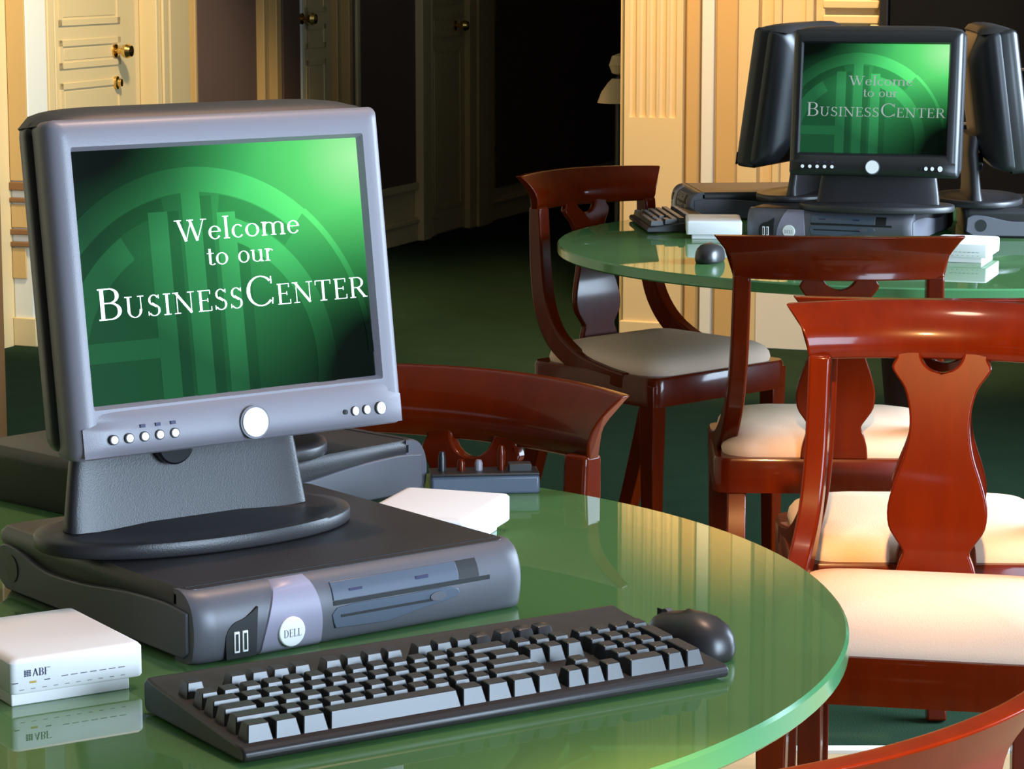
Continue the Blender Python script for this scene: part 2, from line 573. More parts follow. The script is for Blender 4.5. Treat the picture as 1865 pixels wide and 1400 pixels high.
pil('trim_11', 614, 618, 0.038, 'ochre_and_warm_light', 'edging right of the hall door, warm light painted ochre')
pil('trim_12', 636, 642, 0.045, 'ochre_and_warm_light', 'edging of the second brown panel, warm light painted ochre')
wall_panel('wall_panel', 645, 765, 0.24, HT - .2, 'brown_panel', 'second brown wall panel with moulding, in shade', frame='cream_paint')
pil('trim_13', 770, 785, 0.05, 'cream_paint', 'frame left of the far hall door')
door('door_3', 787, 852, 'far hall door in deep shade', knob_u=848, knob_z=0.985, cyl=False)
pil('trim_14', 856, 898, 0.05, 'cream_paint', 'frame right of the far hall door', steps=((0.08, 0.015),))
wall_panel('wall_panel', 905, 1150, 0.16, HT - .2, 'brown_panel', 'third brown wall panel at the end of the hall')
bm = NB()
for a, b in ((300, 553), (601, 787), (852, 1170)):
    box(bm, su(a), su(b), 0, 0.02, 0, 0.11, T=TW)
    box(bm, su(a), su(b), 0, 0.03, 0.085, 0.10, T=TW)
struct('baseboard_left', bm, 'cream_paint', 'cream baseboard along the left wall', 0.003)

# fluted pilaster at the corner of the back wall
bm = NB()
box(bm, -0.03, 0.455, 0.0, 0.05, 0, HT, T=TB)
FW = 0.207
box(bm, 0.0, FW, 0.05, 0.10, 0, 0.785, T=TB)
nf = 5
pts = [(0.0, 0.05), (0.0, 0.10)]
for k in range(nf):
    c = 0.012 + (FW - 0.030) * (k + 0.5) / nf
    q = 0.0135
    pts += [(c - q, 0.10)] + [(c - q * math.cos(PI * i / 8), 0.10 - q * math.sin(PI * i / 8)) for i in range(1, 8)] + [(c + q, 0.10)]
pts += [(FW, 0.10), (FW, 0.05)]
loft(bm, [[TB @ Vector((x, y, z)) for x, y in pts] for z in (0.785, HT)])
P1 = struct('trim_15', bm, 'cream_paint', 'fluted cream pilaster at the hall corner', smooth=50)
obj('plinth', box(NB(), -0.01, FW + 0.01, 0.05, 0.112, 0, 0.085, T=TB), 'cream_paint', P1, 0.004)
bm = NB()
box(bm, 0.212, 0.260, 0.05, 0.085, 0, HT, T=TB)
box(bm, 0.312, 0.388, 0.05, 0.066, 0, HT, T=TB)
obj('edge_moulding', bm, 'ochre_and_warm_light', P1, 0.006)
obj('edge_moulding', box(NB(), 0.264, 0.308, 0.05, 0.074, 0, HT, T=TB), 'white_paint', P1, 0.004)


def back_panel(name, x0, x1, z0, z1, label, m='cream_paint'):
    o = struct(name, box(NB(), x0, x1, 0, 0.012, z0, z1, T=TB), m, label, 0.003)
    bm = NB()
    t = 0.03
    for a, b, c, e in ((x0, x1, z1 - t, z1), (x0, x1, z0, z0 + t), (x0, x0 + t, z0 + t, z1 - t), (x1 - t, x1, z0 + t, z1 - t)):
        box(bm, a, b, 0.012, 0.028, c, e, T=TB)
    obj('moulding', bm, 'cream_paint', o, 0.005)


back_panel('wall_panel', 0.50, 0.64, 0.34, 2.9, 'raised cream panel beside the fluted pilaster')
back_panel('wall_panel', 0.67, 0.86, 0.34, 1.135, 'small cream panel beside the black panel')
back_panel('wall_panel', 0.67, 0.86, 1.155, 2.9, 'upper cream panel beside the black panel')
struct('baseboard_back', box(NB(), 0.42, 4.4, 0, 0.03, 0, 0.20, T=TB), 'white_paint', 'white baseboard of the back wall', 0.004)
bp = thing('wall_screen', 'large black panel hung on the cream wall behind the far monitors', 'panel', TB @ Vector((0.87, 0.0, 0.5)), 0)
bp.rotation_euler = (0, 0, math.atan2(BD.y, BD.x))
obj('board', box(NB(), 0.03, 2.6, -0.05, -0.002, 0.03, 1.5), 'black', bp, 0.004)
bm = NB()
for a, b, c, d in ((0, 2.63, 0, 0.03), (0, 2.63, 1.5, 1.53), (0, 0.03, 0.03, 1.5), (2.6, 2.63, 0.03, 1.5)):
    box(bm, a, b, -0.065, -0.002, c, d)
obj('frame', bm, 'shell', bp, 0.004)
obj('rail', box(NB(), 0.03, 2.6, -0.062, -0.05, 0.28, 0.29), 'pc_grey', bp, 0.002)
obj('rail', box(NB(), 0.03, 2.6, -0.062, -0.05, 0.46, 0.47), 'pc_grey', bp, 0.002)

# lamp in the dark hall, half hidden by the pilaster
lp = thing('floor_lamp', 'dark standing lamp with flared beige shade, half hidden by the fluted pilaster', 'lamp', (0.405, 10.35, 0))
obj('base', lathe(NB(), ((0.001, 0), (0.12, 0), (0.12, 0.015), (0.02, 0.035), (0.001, 0.036))), 'shell', lp)
obj('pole', lathe(NB(), ((0.018, 0.03), (0.018, 0.78), (0.026, 0.785), (0.026, 0.85), (0.012, 0.88), (0.001, 0.88)), 16), 'shell', lp)
obj('lamp_shade', lathe(NB(), ((0.085, 0.78), (0.070, 0.82), (0.045, 0.855), (0.030, 0.87), (0.024, 0.87), (0.04, 0.84), (0.06, 0.815), (0.075, 0.78))), 'shade', lp)
obj('finial', lathe(NB(), ((0.001, 0.88), (0.03, 0.89), (0.042, 0.92), (0.03, 0.955), (0.001, 0.965)), 20), 'shade', lp)

# ------------------------------------------------------------------ round glass tables
T_Z = 0.75


def round_table(label, x, y, R):
    t = thing('round_table', label, 'table', (x, y, 0), 0, 'round glass tables')
    th = 0.022
    prof = [(0.001, T_Z - th), (R - 0.006, T_Z - th)]
    top = lathe(NB(), [(R - 0.004, T_Z - th), (0.001, T_Z - th)], 160)
    top = NB()
    N = 160

    def ring(r, z):
        return [top.verts.new((r * math.cos(2 * PI * i / N), r * math.sin(2 * PI * i / N), z)) for i in range(N)]
    rr = [ring(R - 0.003, T_Z), ring(R, T_Z - 0.003), ring(R, T_Z - th + 0.003), ring(R - 0.003, T_Z - th)]
    top.faces.new(rr[0])
    top.faces.new(rr[3][::-1])
    for a, b in zip(rr, rr[1:]):
        for i in range(N):
            f = top.faces.new((a[i], a[(i + 1) % N], b[(i + 1) % N], b[i]))
            f.material_index = 1
    obj('glass_top', top, ['glass', 'glass_edge'], t, smooth=25)
    obj('collar', lathe(NB(), ((0.001, 0.64), (0.19, 0.64), (0.225, 0.66), (0.235, 0.70), (0.235, 0.733), (0.001, 0.733)), 40), 'dark_wood', t)
    obj('column', lathe(NB(), ((0.13, 0.10), (0.11, 0.2), (0.085, 0.35), (0.10, 0.5), (0.15, 0.6), (0.16, 0.64)), 32), 'dark_wood', t)
    obj('base', lathe(NB(), ((0.001, 0.0), (0.30, 0.0), (0.30, 0.035), (0.24, 0.06), (0.13, 0.10), (0.001, 0.10)), 40), 'dark_wood', t)
    return t


round_table('round green glass table in front carrying the large grey monitor', -0.433, 2.525, 0.746)
round_table('round green glass table at the back carrying three black computers', 0.88, 5.733, 0.785)


# ------------------------------------------------------------------ mahogany chair
def rail_bm():
    bm = NB()
    z0, z1 = 0.785, 0.862
    ring = []                       # profile (y offset, t): front face concave, top scrolled back
    fr = crom([(-0.004, 0.0), (-0.009, 0.2), (-0.005, 0.5), (0.010, 0.8), (0.026, 1.0)], 3)
    bk = crom([(0.046, 0.99), (0.034, 0.78), (0.020, 0.5), (0.016, 0.2), (0.018, 0.0)], 3)
    prof = fr + bk
    rings = []
    n = 28
    for k in range(n + 1):
        s = -1 + 2 * k / n
        r = []
        for y, t in prof:
            hw = 0.186 + 0.036 * max(t, 0) ** 2.2
            x = s * hw
            r.append((x, 0.225 + y - 0.055 * (x / 0.22) ** 2, z0 + (z1 - z0) * t + 0.004 * (1 - s * s) * t))
        rings.append(r)
    return loft(bm, rings)


def sweep(path, sx, sy, ref=Vector((1, 0, 0))):
    """rectangular section along a path; sx along ref, sy across"""
    bm = NB()
    rings = []
    for i, p in enumerate(path):
        a, b = Vector(path[max(i - 1, 0)]), Vector(path[min(i + 1, len(path) - 1)])
        t = (b - a).normalized()
        s = (ref - t * ref.dot(t)).normalized()
        u = t.cross(s)
        k = i / (len(path) - 1)
        ax = sx(k) / 2 if callable(sx) else sx / 2
        ay = sy(k) / 2 if callable(sy) else sy / 2
        p = Vector(p)
        rings.append([p + s * ax + u * ay, p - s * ax + u * ay, p - s * ax - u * ay, p + s * ax - u * ay])
    return loft(bm, rings)


def splat_bm():
    half = crom([(0.455, 0.060), (0.478, 0.058), (0.500, 0.052), (0.515, 0.047), (0.530, 0.056), (0.550, 0.068), (0.580, 0.070), (0.615, 0.061), (0.65, 0.049),
                 (0.685, 0.043), (0.715, 0.044), (0.745, 0.052), (0.765, 0.066), (0.775, 0.070), (0.787, 0.064), (0.797, 0.066)], 3)
    bm = NB()
    th = 0.016

    def yy(z):
        t = (z - 0.455) / 0.34
        return 0.168 + 0.055 * t ** 0.8 - 0.012 * math.sin(PI * t)
    # each row: outer left, inner left (notch), inner right, outer right
    zn, rn = 0.797, 0.030
    def hw(z):
        for (a, b), (c, d) in zip(half, half[1:]):
            if a <= z <= c:
                return b + (d - b) * (z - a) / (c - a + 1e-9)
        return half[-1][1]
    zs = [h[0] for h in half if h[0] < zn - rn - 0.002] + [zn - rn * math.cos(PI / 2 * i / 10) for i in range(11)]
    rows = []
    for z in zs:
        d = zn - z
        i = math.sqrt(max(rn * rn - d * d, 0)) if d < rn - 1e-6 else 0.0
        y, h = yy(z), hw(z)
        rows.append((i, [[bm.verts.new((x, y + o, z)) for x in (-h, -i, i, h)] for o in (-th / 2, th / 2)]))
    for (i0, a), (i1, b) in zip(rows, rows[1:]):
        for k in (0, 1):
            bm.faces.new((a[k][0], a[k][1], b[k][1], b[k][0]))
            bm.faces.new((a[k][2], a[k][3], b[k][3], b[k][2]))
        bm.faces.new((a[0][0], b[0][0], b[1][0], a[1][0]))
        bm.faces.new((a[0][3], b[0][3], b[1][3], a[1][3]))
        if i1 > 0:
            bm.faces.new((a[0][1], b[0][1], b[1][1], a[1][1]))
            bm.faces.new((a[0][2], b[0][2], b[1][2], a[1][2]))
    a, b = rows[0][1], rows[-1][1]
    bm.faces.new((a[0][0], a[0][1], a[1][1], a[1][0]))
    bm.faces.new((a[0][2], a[0][3], a[1][3], a[1][2]))
    bm.faces.new((b[0][0], b[0][1], b[1][1], b[1][0]))
    bm.faces.new((b[0][2], b[0][3], b[1][3], b[1][2]))
    bmesh.ops.remove_doubles(bm, verts=bm.verts[:], dist=0.00005)
    return bm


def make_chair(label):
    c = thing('dining_chair', label, 'chair', (0, 0, 0), 0, 'mahogany chairs around the glass tables')
    wood = 'mahogany'
    obj('top_rail', rail_bm(), wood, c, 0.004, seg=3, smooth=50)
    obj('splat', splat_bm(), wood, c, 0.003, smooth=50)
    for s in (-1, 1):
        path = crom([(s * 0.170, 0.192, 0.792), (s * 0.171, 0.188, 0.72), (s * 0.173, 0.180, 0.64), (s * 0.178, 0.160, 0.565), (s * 0.186, 0.115, 0.505),
                     (s * 0.193, 0.040, 0.465), (s * 0.198, -0.05, 0.447), (s * 0.2, -0.12, 0.44)], 4)
        obj('side_post', sweep(path, 0.032, lambda k: 0.034 + 0.012 * math.sin(PI * k)), wood, c, 0.005, seg=3, smooth=50)
        rl = crom([(s * 0.172, 0.125, 0.43), (s * 0.174, 0.165, 0.34), (s * 0.176, 0.200, 0.22), (s * 0.180, 0.245, 0.08), (s * 0.182, 0.275, 0.0)], 4)
        obj('leg', sweep(rl, 0.034, lambda k: 0.050 - 0.016 * k), wood, c, 0.003, smooth=50)
        fl = [(s * 0.192, -0.185, 0.44), (s * 0.192, -0.185, 0.25), (s * 0.192, -0.187, 0.0)]
        obj('leg', sweep(fl, lambda k: 0.044 - 0.014 * k, lambda k: 0.044 - 0.014 * k), wood, c, 0.003, smooth=50)
    bm = NB()
    o, i = rrect(-0.215, 0.215, -0.212, 0.175, 0.03), rrect(-0.18, 0.18, -0.18, 0.14, 0.02)
    rings = [[(x, y, 0.392) for x, y in i], [(x, y, 0.392) for x, y in o], [(x, y, 0.448) for x, y in o], [(x * 0.985, y * 0.985, 0.455) for x, y in o], [(x, y, 0.455) for x, y in i], [(x, y, 0.392) for x, y in i]]
    loft(bm, rings, caps=False)
    bmesh.ops.remove_doubles(bm, verts=bm.verts[:], dist=0.0001)
    obj('seat_frame', bm, wood, c, smooth=40)
    bm = NB()
    rings = []
    for k, dz in ((1.0, 0.0), (1.012, 0.010), (1.0, 0.022), (0.96, 0.033), (0.88, 0.042), (0.7, 0.050), (0.4, 0.055), (0.1, 0.056)):
        rings.append([(x * k, -0.02 + y * k, 0.452 + dz) for x, y in rrect(-0.197, 0.197, -0.180, 0.178, 0.055, 8)])
    obj('seat_cushion', loft(bm, rings), 'cream_fabric', c, smooth=70)
    return c


def put(o, x, y, rz):
    o.location = (x, y, 0)
    o.rotation_euler = (0, 0, rz)


chair = make_chair('mahogany chair beside the front glass table, red back and pale seat facing the camera')
put(chair, 0.568, 3.645, -0.20)
for label, x, y, rz in (
        ('mahogany chair standing at the left end of the back table, near the fluted pilaster', 0.315, 6.06, 0.75),
        ('dark mahogany chair with its back to the camera, in front of the far lit monitor', 0.585, 5.02, PI - 0.04),
        ('mahogany chair standing back to back behind the red chair, facing the far table', 0.637, 4.17, PI - 0.03),
        ('mahogany chair behind the front table, its curved top rail showing beside the grey monitor', -0.167, 3.027, -0.585),
        ('nearest mahogany chair, its orange curved top rail cut off at the lower right corner', 0.067, 1.872, -2.51)):
    k = copy_tree(chair)
    k['label'] = label
    put(k, x, y, rz)

# ------------------------------------------------------------------ flat screen monitor
SW, SH = 0.304, 0.228


def ring_sector(cx, cz, r0, r1, a0, a1, n=40):
    o = []
    for i in range(n):
        a, b = math.radians(a0 + (a1 - a0) * i / n), math.radians(a0 + (a1 - a0) * (i + 1) / n)
        o.append([(cx + r * math.cos(q), cz + r * math.sin(q)) for r, q in ((r0, a), (r1, a), (r1, b), (r0, b))])
    return o


def clip(polys):
    """keep polygons inside the picture area"""
    out = []
    X, Z = SW / 2, SH / 2
    for p in polys:
        for ax, lim, sg in ((0, X, 1), (0, -X, -1), (1, Z, 1), (1, -Z, -1)):
            q = []
            for i in range(len(p)):
                a, b = p[i - 1], p[i]
                ia, ib = a[ax] * sg <= lim * sg, b[ax] * sg <= lim * sg
                if ia != ib:
                    t = (lim - a[ax]) / (b[ax] - a[ax])
                    q.append((a[0] + (b[0] - a[0]) * t, a[1] + (b[1] - a[1]) * t))
                if ib:
                    q.append(b)
            p = q
            if len(p) < 3:
                break
        if len(p) >= 3:
            out.append(p)
    return out


def make_monitor(label, lit=True, text='screen_text', frame='bezel'):
    m = thing('computer_monitor', label, 'monitor', (0, 0, 0), 0, 'flat screen monitors')
    C = Vector((0, -0.087, 0.260))                     # screen centre above the foot
    H = Matrix.Translation(C) @ Matrix.Rotation(-0.137, 4, 'X')
    loc, rot = H.to_translation(), H.to_euler()

    def part(name, bm, mm, parent=m, **k):
        o = obj(name, bm, mm, parent, **k)
        if parent is m:
            o.location, o.rotation_euler = loc, rot
        return o
    xo, zt, zb = SW / 2 + 0.0225, SH / 2 + 0.027, -SH / 2 - 0.046
    bm = NB()
    # front frame: outer edge rolls back, inner lip drops to the panel
    def rect(hx, z0, z1, r):
        return rrect(0.003 - hx, 0.003 + hx, z0, z1, r, 4)
    rings = []
    for dx, y, r in ((0.0, 0.040, 0.008), (0.002, 0.020, 0.008), (0.001, 0.006, 0.008), (-0.004, -0.001, 0.007), (-0.011, -0.004, 0.005)):
        rings.append([(x, y, z) for x, z in rect(xo + dx, zb - min(dx, 0.001), zt + min(dx, 0.001), r)])
    rings.append([(x - 0.003, -0.004, z) for x, z in rect(SW / 2 + 0.003, -SH / 2 - 0.003, SH / 2 + 0.003, 0.002)])
    rings.append([(x - 0.003, 0.004, z) for x, z in rect(SW / 2 - 0.001, -SH / 2 + 0.001, SH / 2 - 0.001, 0.001)])
    loft(bm, rings, caps=False)
    bez = part('bezel', bm, frame, smooth=50)
    bm = NB()                                          # swelling chin under the picture
    pr = crom([(-0.003, -SH / 2 - 0.004), (-0.008, -SH / 2 - 0.012), (-0.011, -SH / 2 - 0.026), (-0.010, -SH / 2 - 0.038), (-0.003, zb + 0.001)], 4)
    rings = []
    for k in range(25):
        s = -1 + k / 12
        e = 1 - abs(s) ** 10
        rings.append([(0.003 + s * (xo - 0.004 - 0.010 * (i / len(pr) < 0.3) * 1), -0.003 + (y + 0.003) * e, z) for i, (y, z) in enumerate(pr)])
    loft(bm, rings, caps=False, closed=False)
    obj('chin', bm, frame, bez, smooth=60)
    bm = NB()
    rings = []
    for hx, z0, z1, y, r in ((xo - 0.001, zb + 0.004, zt - 0.002, 0.030, 0.010), (xo + 0.004, zb + 0.004, zt + 0.004, 0.038, 0.014), (xo + 0.003, zb + 0.006, zt + 0.006, 0.054, 0.016),
                            (xo - 0.014, zb + 0.016, zt + 0.000, 0.076, 0.03), (xo - 0.06, zb + 0.06, zt - 0.05, 0.100, 0.03)):
        rings.append([(x + 0.003, y, z) for x, z in rrect(-hx, hx, z0, z1, r, 5)])
    part('rear_shell', loft(bm, rings), 'shell', smooth=50)
    bm = NB()                                          # perforated top cover, low dome sinking at both ends
    rings = []
    for k in range(33):
        q = -1 + k / 16
        e = math.sqrt(max(1 - abs(q) ** 7, 0.0)) * 0.96 + 0.04
        rings.append([(0.003 + q * (xo - 0.003 + min(y, 0.05) * 0.13 - max(y - 0.055, 0) * 0.6), y, zt - 0.003 + (z + 0.003) * e) for y, z in ((0.006, -0.002), (0.010, 0.0035), (0.022, 0.0085), (0.038, 0.013), (0.056, 0.0155), (0.070, 0.0135), (0.079, 0.004), (0.074, -0.002))])
    loft(bm, rings)
    part('top_grille', bm, 'grille', smooth=60)
    bm = NB()
    flat_y(bm, [[(-SW / 2, -SH / 2), (SW / 2, -SH / 2), (SW / 2, SH / 2), (-SW / 2, SH / 2)]], 0.003)
    scr = part('screen', bm, 'screen' if lit else 'black', smooth=0)
    if lit:
        X0, Z0 = -SW / 2, SH / 2
        cx, cz = X0 + 0.1175, Z0 - 0.2046
        po = ring_sector(cx, cz, 0.162, 0.185, 49, 180, 60) + ring_sector(cx, cz, 0.180, 0.186, 0, 49)
        po += ring_sector(cx, cz, 0.122, 0.143, -60, 79) + ring_sector(cx, cz, 0.122, 0.146, 121, 175)
        bars = [(0.072, 0.092, math.sqrt(0.15 ** 2 - 0.035 ** 2)), (0.1075, 0.127, 0.165), (0.1435, 0.163, 0.142)]
        po += [[(X0 + a, -SH / 2), (X0 + b, -SH / 2), (X0 + b, cz + h), (X0 + a, cz + h)] for a, b, h in bars]
        po += [[(X0, Z0 - 0.190), (X0 + 0.074, Z0 - 0.190), (X0 + 0.074, Z0 - 0.172), (X0, Z0 - 0.172)]]
        obj('screen_emblem', flat_y(NB(), clip(po), 0.0022), 'emblem', scr, smooth=0)
        dk = ring_sector(cx, cz, 0.1445, 0.161, 48, 79) + ring_sector(cx, cz, 0.1465, 0.161, 101, 179)
        for a, b, h in bars:
            dk += [[(X0 + b, -SH / 2), (X0 + b + 0.012, -SH / 2), (X0 + b + 0.012, cz + min(h, 0.158)), (X0 + b, cz + min(h, 0.158))]]
        obj('screen_emblem_shade', flat_y(NB(), clip(dk), 0.0026), 'emblem_dark', scr, smooth=0)
        tp = text_polys([('Welcome', 0.0195)], X0 + 0.098, X0 + 0.232, Z0 - 0.087)
        tp += text_polys([('to', 0.0175)], X0 + 0.128, X0 + 0.152, Z0 - 0.1105) + text_polys([('our', 0.0175)], X0 + 0.161, X0 + 0.200, Z0 - 0.1105)
        tp += text_polys([('B', 0.0285), ('USINESS', 0.0195), ('C', 0.0285), ('ENTER', 0.0195)], X0 + 0.010, X0 + 0.300, Z0 - 0.152)
        obj('screen_text', flat_y(NB(), tp, 0.0012), text, scr, smooth=0)
    # controls on the chin
    zc = -SH / 2 - 0.030
    for i in range(5):
        x = -SW / 2 + 0.010 + i * 0.0155
        b = part('button', disc_y(NB(), x, zc, 0.0036, -0.0135, -0.009, 16), 'badge')
        obj('button_ring', disc_y(NB(), x, zc, 0.0046, -0.0128, -0.009, 16), 'dark', b)
        if i >= 2:
            part('button_symbol', box(NB(), x - 0.003, x + 0.002, -0.0118, -0.009, zc + 0.008, zc + 0.011), 'ink')
    for i, (dx, r) in enumerate(((0.040, 0.0014), (0.029, 0.0036), (0.0, 0.0050), (0.016, 0.0036))):
        x = SW / 2 - 0.008 - dx
        b = part('button', disc_y(NB(), x, zc, r, -0.0135, -0.009, 16, rz=r * 1.15), 'badge' if i else 'dark')
        obj('button_ring', disc_y(NB(), x, zc, r + 0.001, -0.0128, -0.009, 16), 'dark', b)
    b = part('logo_badge', disc_y(NB(), 0.004, zc + 0.001, 0.0135, -0.0145, -0.008, 32), 'badge')
    obj('badge_ring', disc_y(NB(), 0.004, zc + 0.001, 0.0155, -0.0132, -0.008, 32), 'pc_grey', b)
    # neck: broad leaning slab, and oval foot with a raised lip
    bm = NB()
    rings = []
    for z, y, hx, hy in ((0.013, 0.0, 0.130, 0.016), (0.03, 0.001, 0.128, 0.013), (0.07, 0.004, 0.122, 0.012), (0.115, 0.008, 0.114, 0.013), (0.15, 0.004, 0.108, 0.014)):
        rings.append([(a, y + b, z) for a, b in oval(hx, hy, 40, 5)])
    obj('stand_neck', loft(bm, rings), 'charcoal', m, smooth=60)
    bm = NB()
    prof = [(0.985, 0.0), (1.0, 0.002), (1.0, 0.011), (0.99, 0.0135), (0.90, 0.0145), (0.80, 0.012), (0.55, 0.0135), (0.3, 0.016), (0.02, 0.016)]
    rings = [[(x * k, -0.015 + y * k, z) for x, y in oval(0.163, 0.094, 72, 2.15)] for k, z in prof]
    obj('foot', loft(bm, rings), 'charcoal', m, smooth=60)
    bm = NB()
    disc_y(bm, -0.022, 0.088, 0.020, -0.020, 0.0, 24)
    obj('neck_hinge', bm, 'black', m, 0.002)
    return m


def put_at(o, x, y, z, rz):
    o.location = (x, y, z)
    o.rotation_euler = (0, 0, rz)


PCH = 0.064
TOP = T_Z + PCH
mon = make_monitor('large grey flat monitor showing the green Business Center welcome screen, on the front glass table')
put_at(mon, -0.311, 2.578, TOP + 0.0005, 0.645)
def lower(o, dz):
    for ch in o.children:
        if ch.name.split('.')[0] not in ('stand_neck', 'foot', 'neck_hinge'):
            ch.location.z -= dz


far = make_monitor('small black monitor lit with the green welcome screen on the back table', text='screen_text_dim', frame='bezel_black')
lower(far, 0.022)
put_at(far, 0.775, 5.80, TOP, -0.28)
blank = make_monitor('black monitor turned away at the left behind the far lit monitor', lit=False, frame='bezel_black')
lower(blank, 0.022)
put_at(blank, 0.665, 6.08, TOP, -2.05)
k = copy_tree(blank)
k['label'] = 'black monitor turned to the right, at the right edge of the photo'
put_at(k, 1.0, 5.97, TOP, 1.50)
k = copy_tree(blank)
k['label'] = 'monitor hidden behind the large grey monitor, only its foot edge showing'
lower(k, 0.04)
put_at(k, -0.352, 3.03, TOP, 2.39)

# ------------------------------------------------------------------ low desktop computer
PW, PD = 0.357, 0.370


def make_pc(label):
    c = thing('desktop_computer', label, 'computer', (0, 0, 0), 0, 'desktop computers under the monitors')
    hw, hd = PW / 2, PD / 2
    bm = NB()
    rings = [[(x, y, z) for x, y in rrect(-hw + i, hw - i, -hd + 0.02, hd - i, 0.012, 4)] for i, z in ((0.006, 0.0), (0.003, 0.006), (0.002, 0.044), (0.0, 0.050), (0.0, 0.059), (0.004, PCH))]
    obj('case', loft(bm, rings), 'charcoal', c, smooth=45)
    # front bezel, rounded over the top
    pr = crom([(-hd + 0.030, PCH), (-hd + 0.018, PCH - 0.001), (-hd + 0.007, PCH - 0.007), (-hd, 0.046), (-hd - 0.003, 0.03), (-hd - 0.001, 0.012), (-hd + 0.005, 0.001), (-hd + 0.03, 0.0)], 4)
    bm = NB()
    loft(bm, [[(x, y + e, z) for y, z in pr] for x, e in ((-hw, 0.006), (-hw + 0.006, 0.001), (-hw + 0.02, 0.0), (hw - 0.02, 0.0), (hw - 0.006, 0.001), (hw, 0.006))])
    obj('front_bezel', bm, 'pc_grey', c, smooth=50)
    obj('top_seam', box(NB(), -hw + 0.008, hw - 0.008, -hd + 0.0305, -hd + 0.032, PCH - 0.003, PCH + 0.0006), 'dark', c)
    # wavy panels on both flanks with a round lock cover
    for s in (-1, 1):
        top = crom([(-hd + 0.012, 0.046), (-hd + 0.05, 0.049), (-hd + 0.12, 0.046), (-hd + 0.2, 0.038), (-hd + 0.27, 0.036), (hd - 0.05, 0.046), (hd - 0.02, 0.049), (hd - 0.006, 0.043)], 4)
        pts = top + [(hd - 0.004, 0.014), (hd - 0.02, 0.005), (-hd + 0.02, 0.004), (-hd + 0.012, 0.010)]
        a, b = sorted((s * (hw - 0.004), s * (hw + 0.0025)))
        p = obj('side_panel', prism(NB(), pts, 'x', a, b), 'pc_grey', c, 0.0015, smooth=50)
        a, b = sorted((s * (hw - 0.002), s * (hw + 0.0035)))
        obj('lock_cover', prism(NB(), [(hd - 0.035 + 0.012 * math.cos(i * PI / 10), 0.027 + 0.013 * math.sin(i * PI / 10)) for i in range(20)], 'x', a, b), 'black', p)
    f = -hd - 0.002

    def fx(t):
        return -hw + PW * t
    # lighter strip carrying the badge, bowed to the left at the bottom
    def ysurf(z):
        for (y0, z0), (y1, z1) in zip(pr, pr[1:]):
            if z1 <= z <= z0:
                return y0 + (y1 - y0) * ((z0 - z) / (z0 - z1 + 1e-9))
        return f
    bm = NB()
    rings = []
    for i in range(16):
        z = 0.001 + (PCH - 0.002) * i / 15
        t = z / PCH
        l, r = fx(0.178 + 0.058 * t ** 1.8), fx(0.365 - 0.022 * t ** 3)
        y = ysurf(z)
        rings.append([(l, y + 0.004, z), (l + 0.002, y - 0.0022, z), (r - 0.002, y - 0.0022, z), (r, y + 0.004, z)])
    obj('badge_strip', loft(bm, rings), 'pc_lavender', c, smooth=50)
    bd = obj('badge', disc_y(NB(), fx(0.265), 0.019, 0.0135, f - 0.0052, f, 28), 'badge', c, 0.0008)
    obj('badge_lettering', flat_y(NB(), text_polys([('DELL', 0.007)], fx(0.265) - 0.0095, fx(0.265) + 0.0095, 0.0145), f - 0.0056), 'ink', bd, smooth=0)
    # recessed socket bay
    bay = crom([(fx(0.080), 0.003), (fx(0.080), 0.024), (fx(0.10), 0.034), (fx(0.135), 0.038), (fx(0.172), 0.046)], 4)
    u = obj('socket_bay', prism(NB(), bay + [(fx(0.165), 0.003)], 'y', f - 0.0018, f + 0.004), 'dark', c)
    for k in range(2):
        x = fx(0.108 + 0.024 * k)
        obj('usb_socket', box(NB(), x - 0.0028, x + 0.0028, f - 0.0034, f, 0.008, 0.027), 'badge', u, 0.0006)
        obj('usb_slot', box(NB(), x - 0.0016, x + 0.0012, f - 0.0037, f, 0.010, 0.025), 'dark', u)
    # optical drive and floppy drive
    d = obj('disc_drive', prism(NB(), [(ysurf(z) - 0.0016, z) for z in (0.039, 0.045, 0.050, 0.055)] + [(-hd + 0.02, 0.055), (-hd + 0.02, 0.039)], 'x', fx(0.395), fx(0.785)), 'pc_blue', c, 0.0006)
    obj('drive_slot', box(NB(), fx(0.395), fx(0.885), f - 0.0010, f + 0.006, 0.0345, 0.0385), 'dark', d)
    obj('drive_pocket', prism(NB(), [(ysurf(z) - 0.0012, z) for z in (0.039, 0.045, 0.050, 0.055)] + [(-hd + 0.02, 0.055), (-hd + 0.02, 0.039)], 'x', fx(0.785), fx(0.85)), 'dark', d)
    obj('drive_mark', box(NB(), fx(0.65), fx(0.69), ysurf(0.047) - 0.0022, ysurf(0.047), 0.0455, 0.0485), 'ink', d)
    obj('drive_mark', box(NB(), fx(0.445), fx(0.485), ysurf(0.047) - 0.0022, ysurf(0.047), 0.0455, 0.0478), 'ink', d)
    fl = obj('floppy_drive', prism(NB(), crom([(fx(0.40), 0.014), (fx(0.405), 0.0325), (fx(0.60), 0.0335), (fx(0.76), 0.0335), (fx(0.775), 0.024), (fx(0.66), 0.018), (fx(0.56), 0.012)], 3), 'y', f - 0.0022, f + 0.003), 'pc_blue', c, 0.0006)
    obj('floppy_slot', box(NB(), fx(0.415), fx(0.70), f - 0.0028, f, 0.0235, 0.0258), 'dark', fl)
    obj('eject_button', disc_y(NB(), fx(0.715), 0.0275, 0.009, f - 0.0036, f, 20, rz=0.0042), 'pc_grey', fl)
    return c


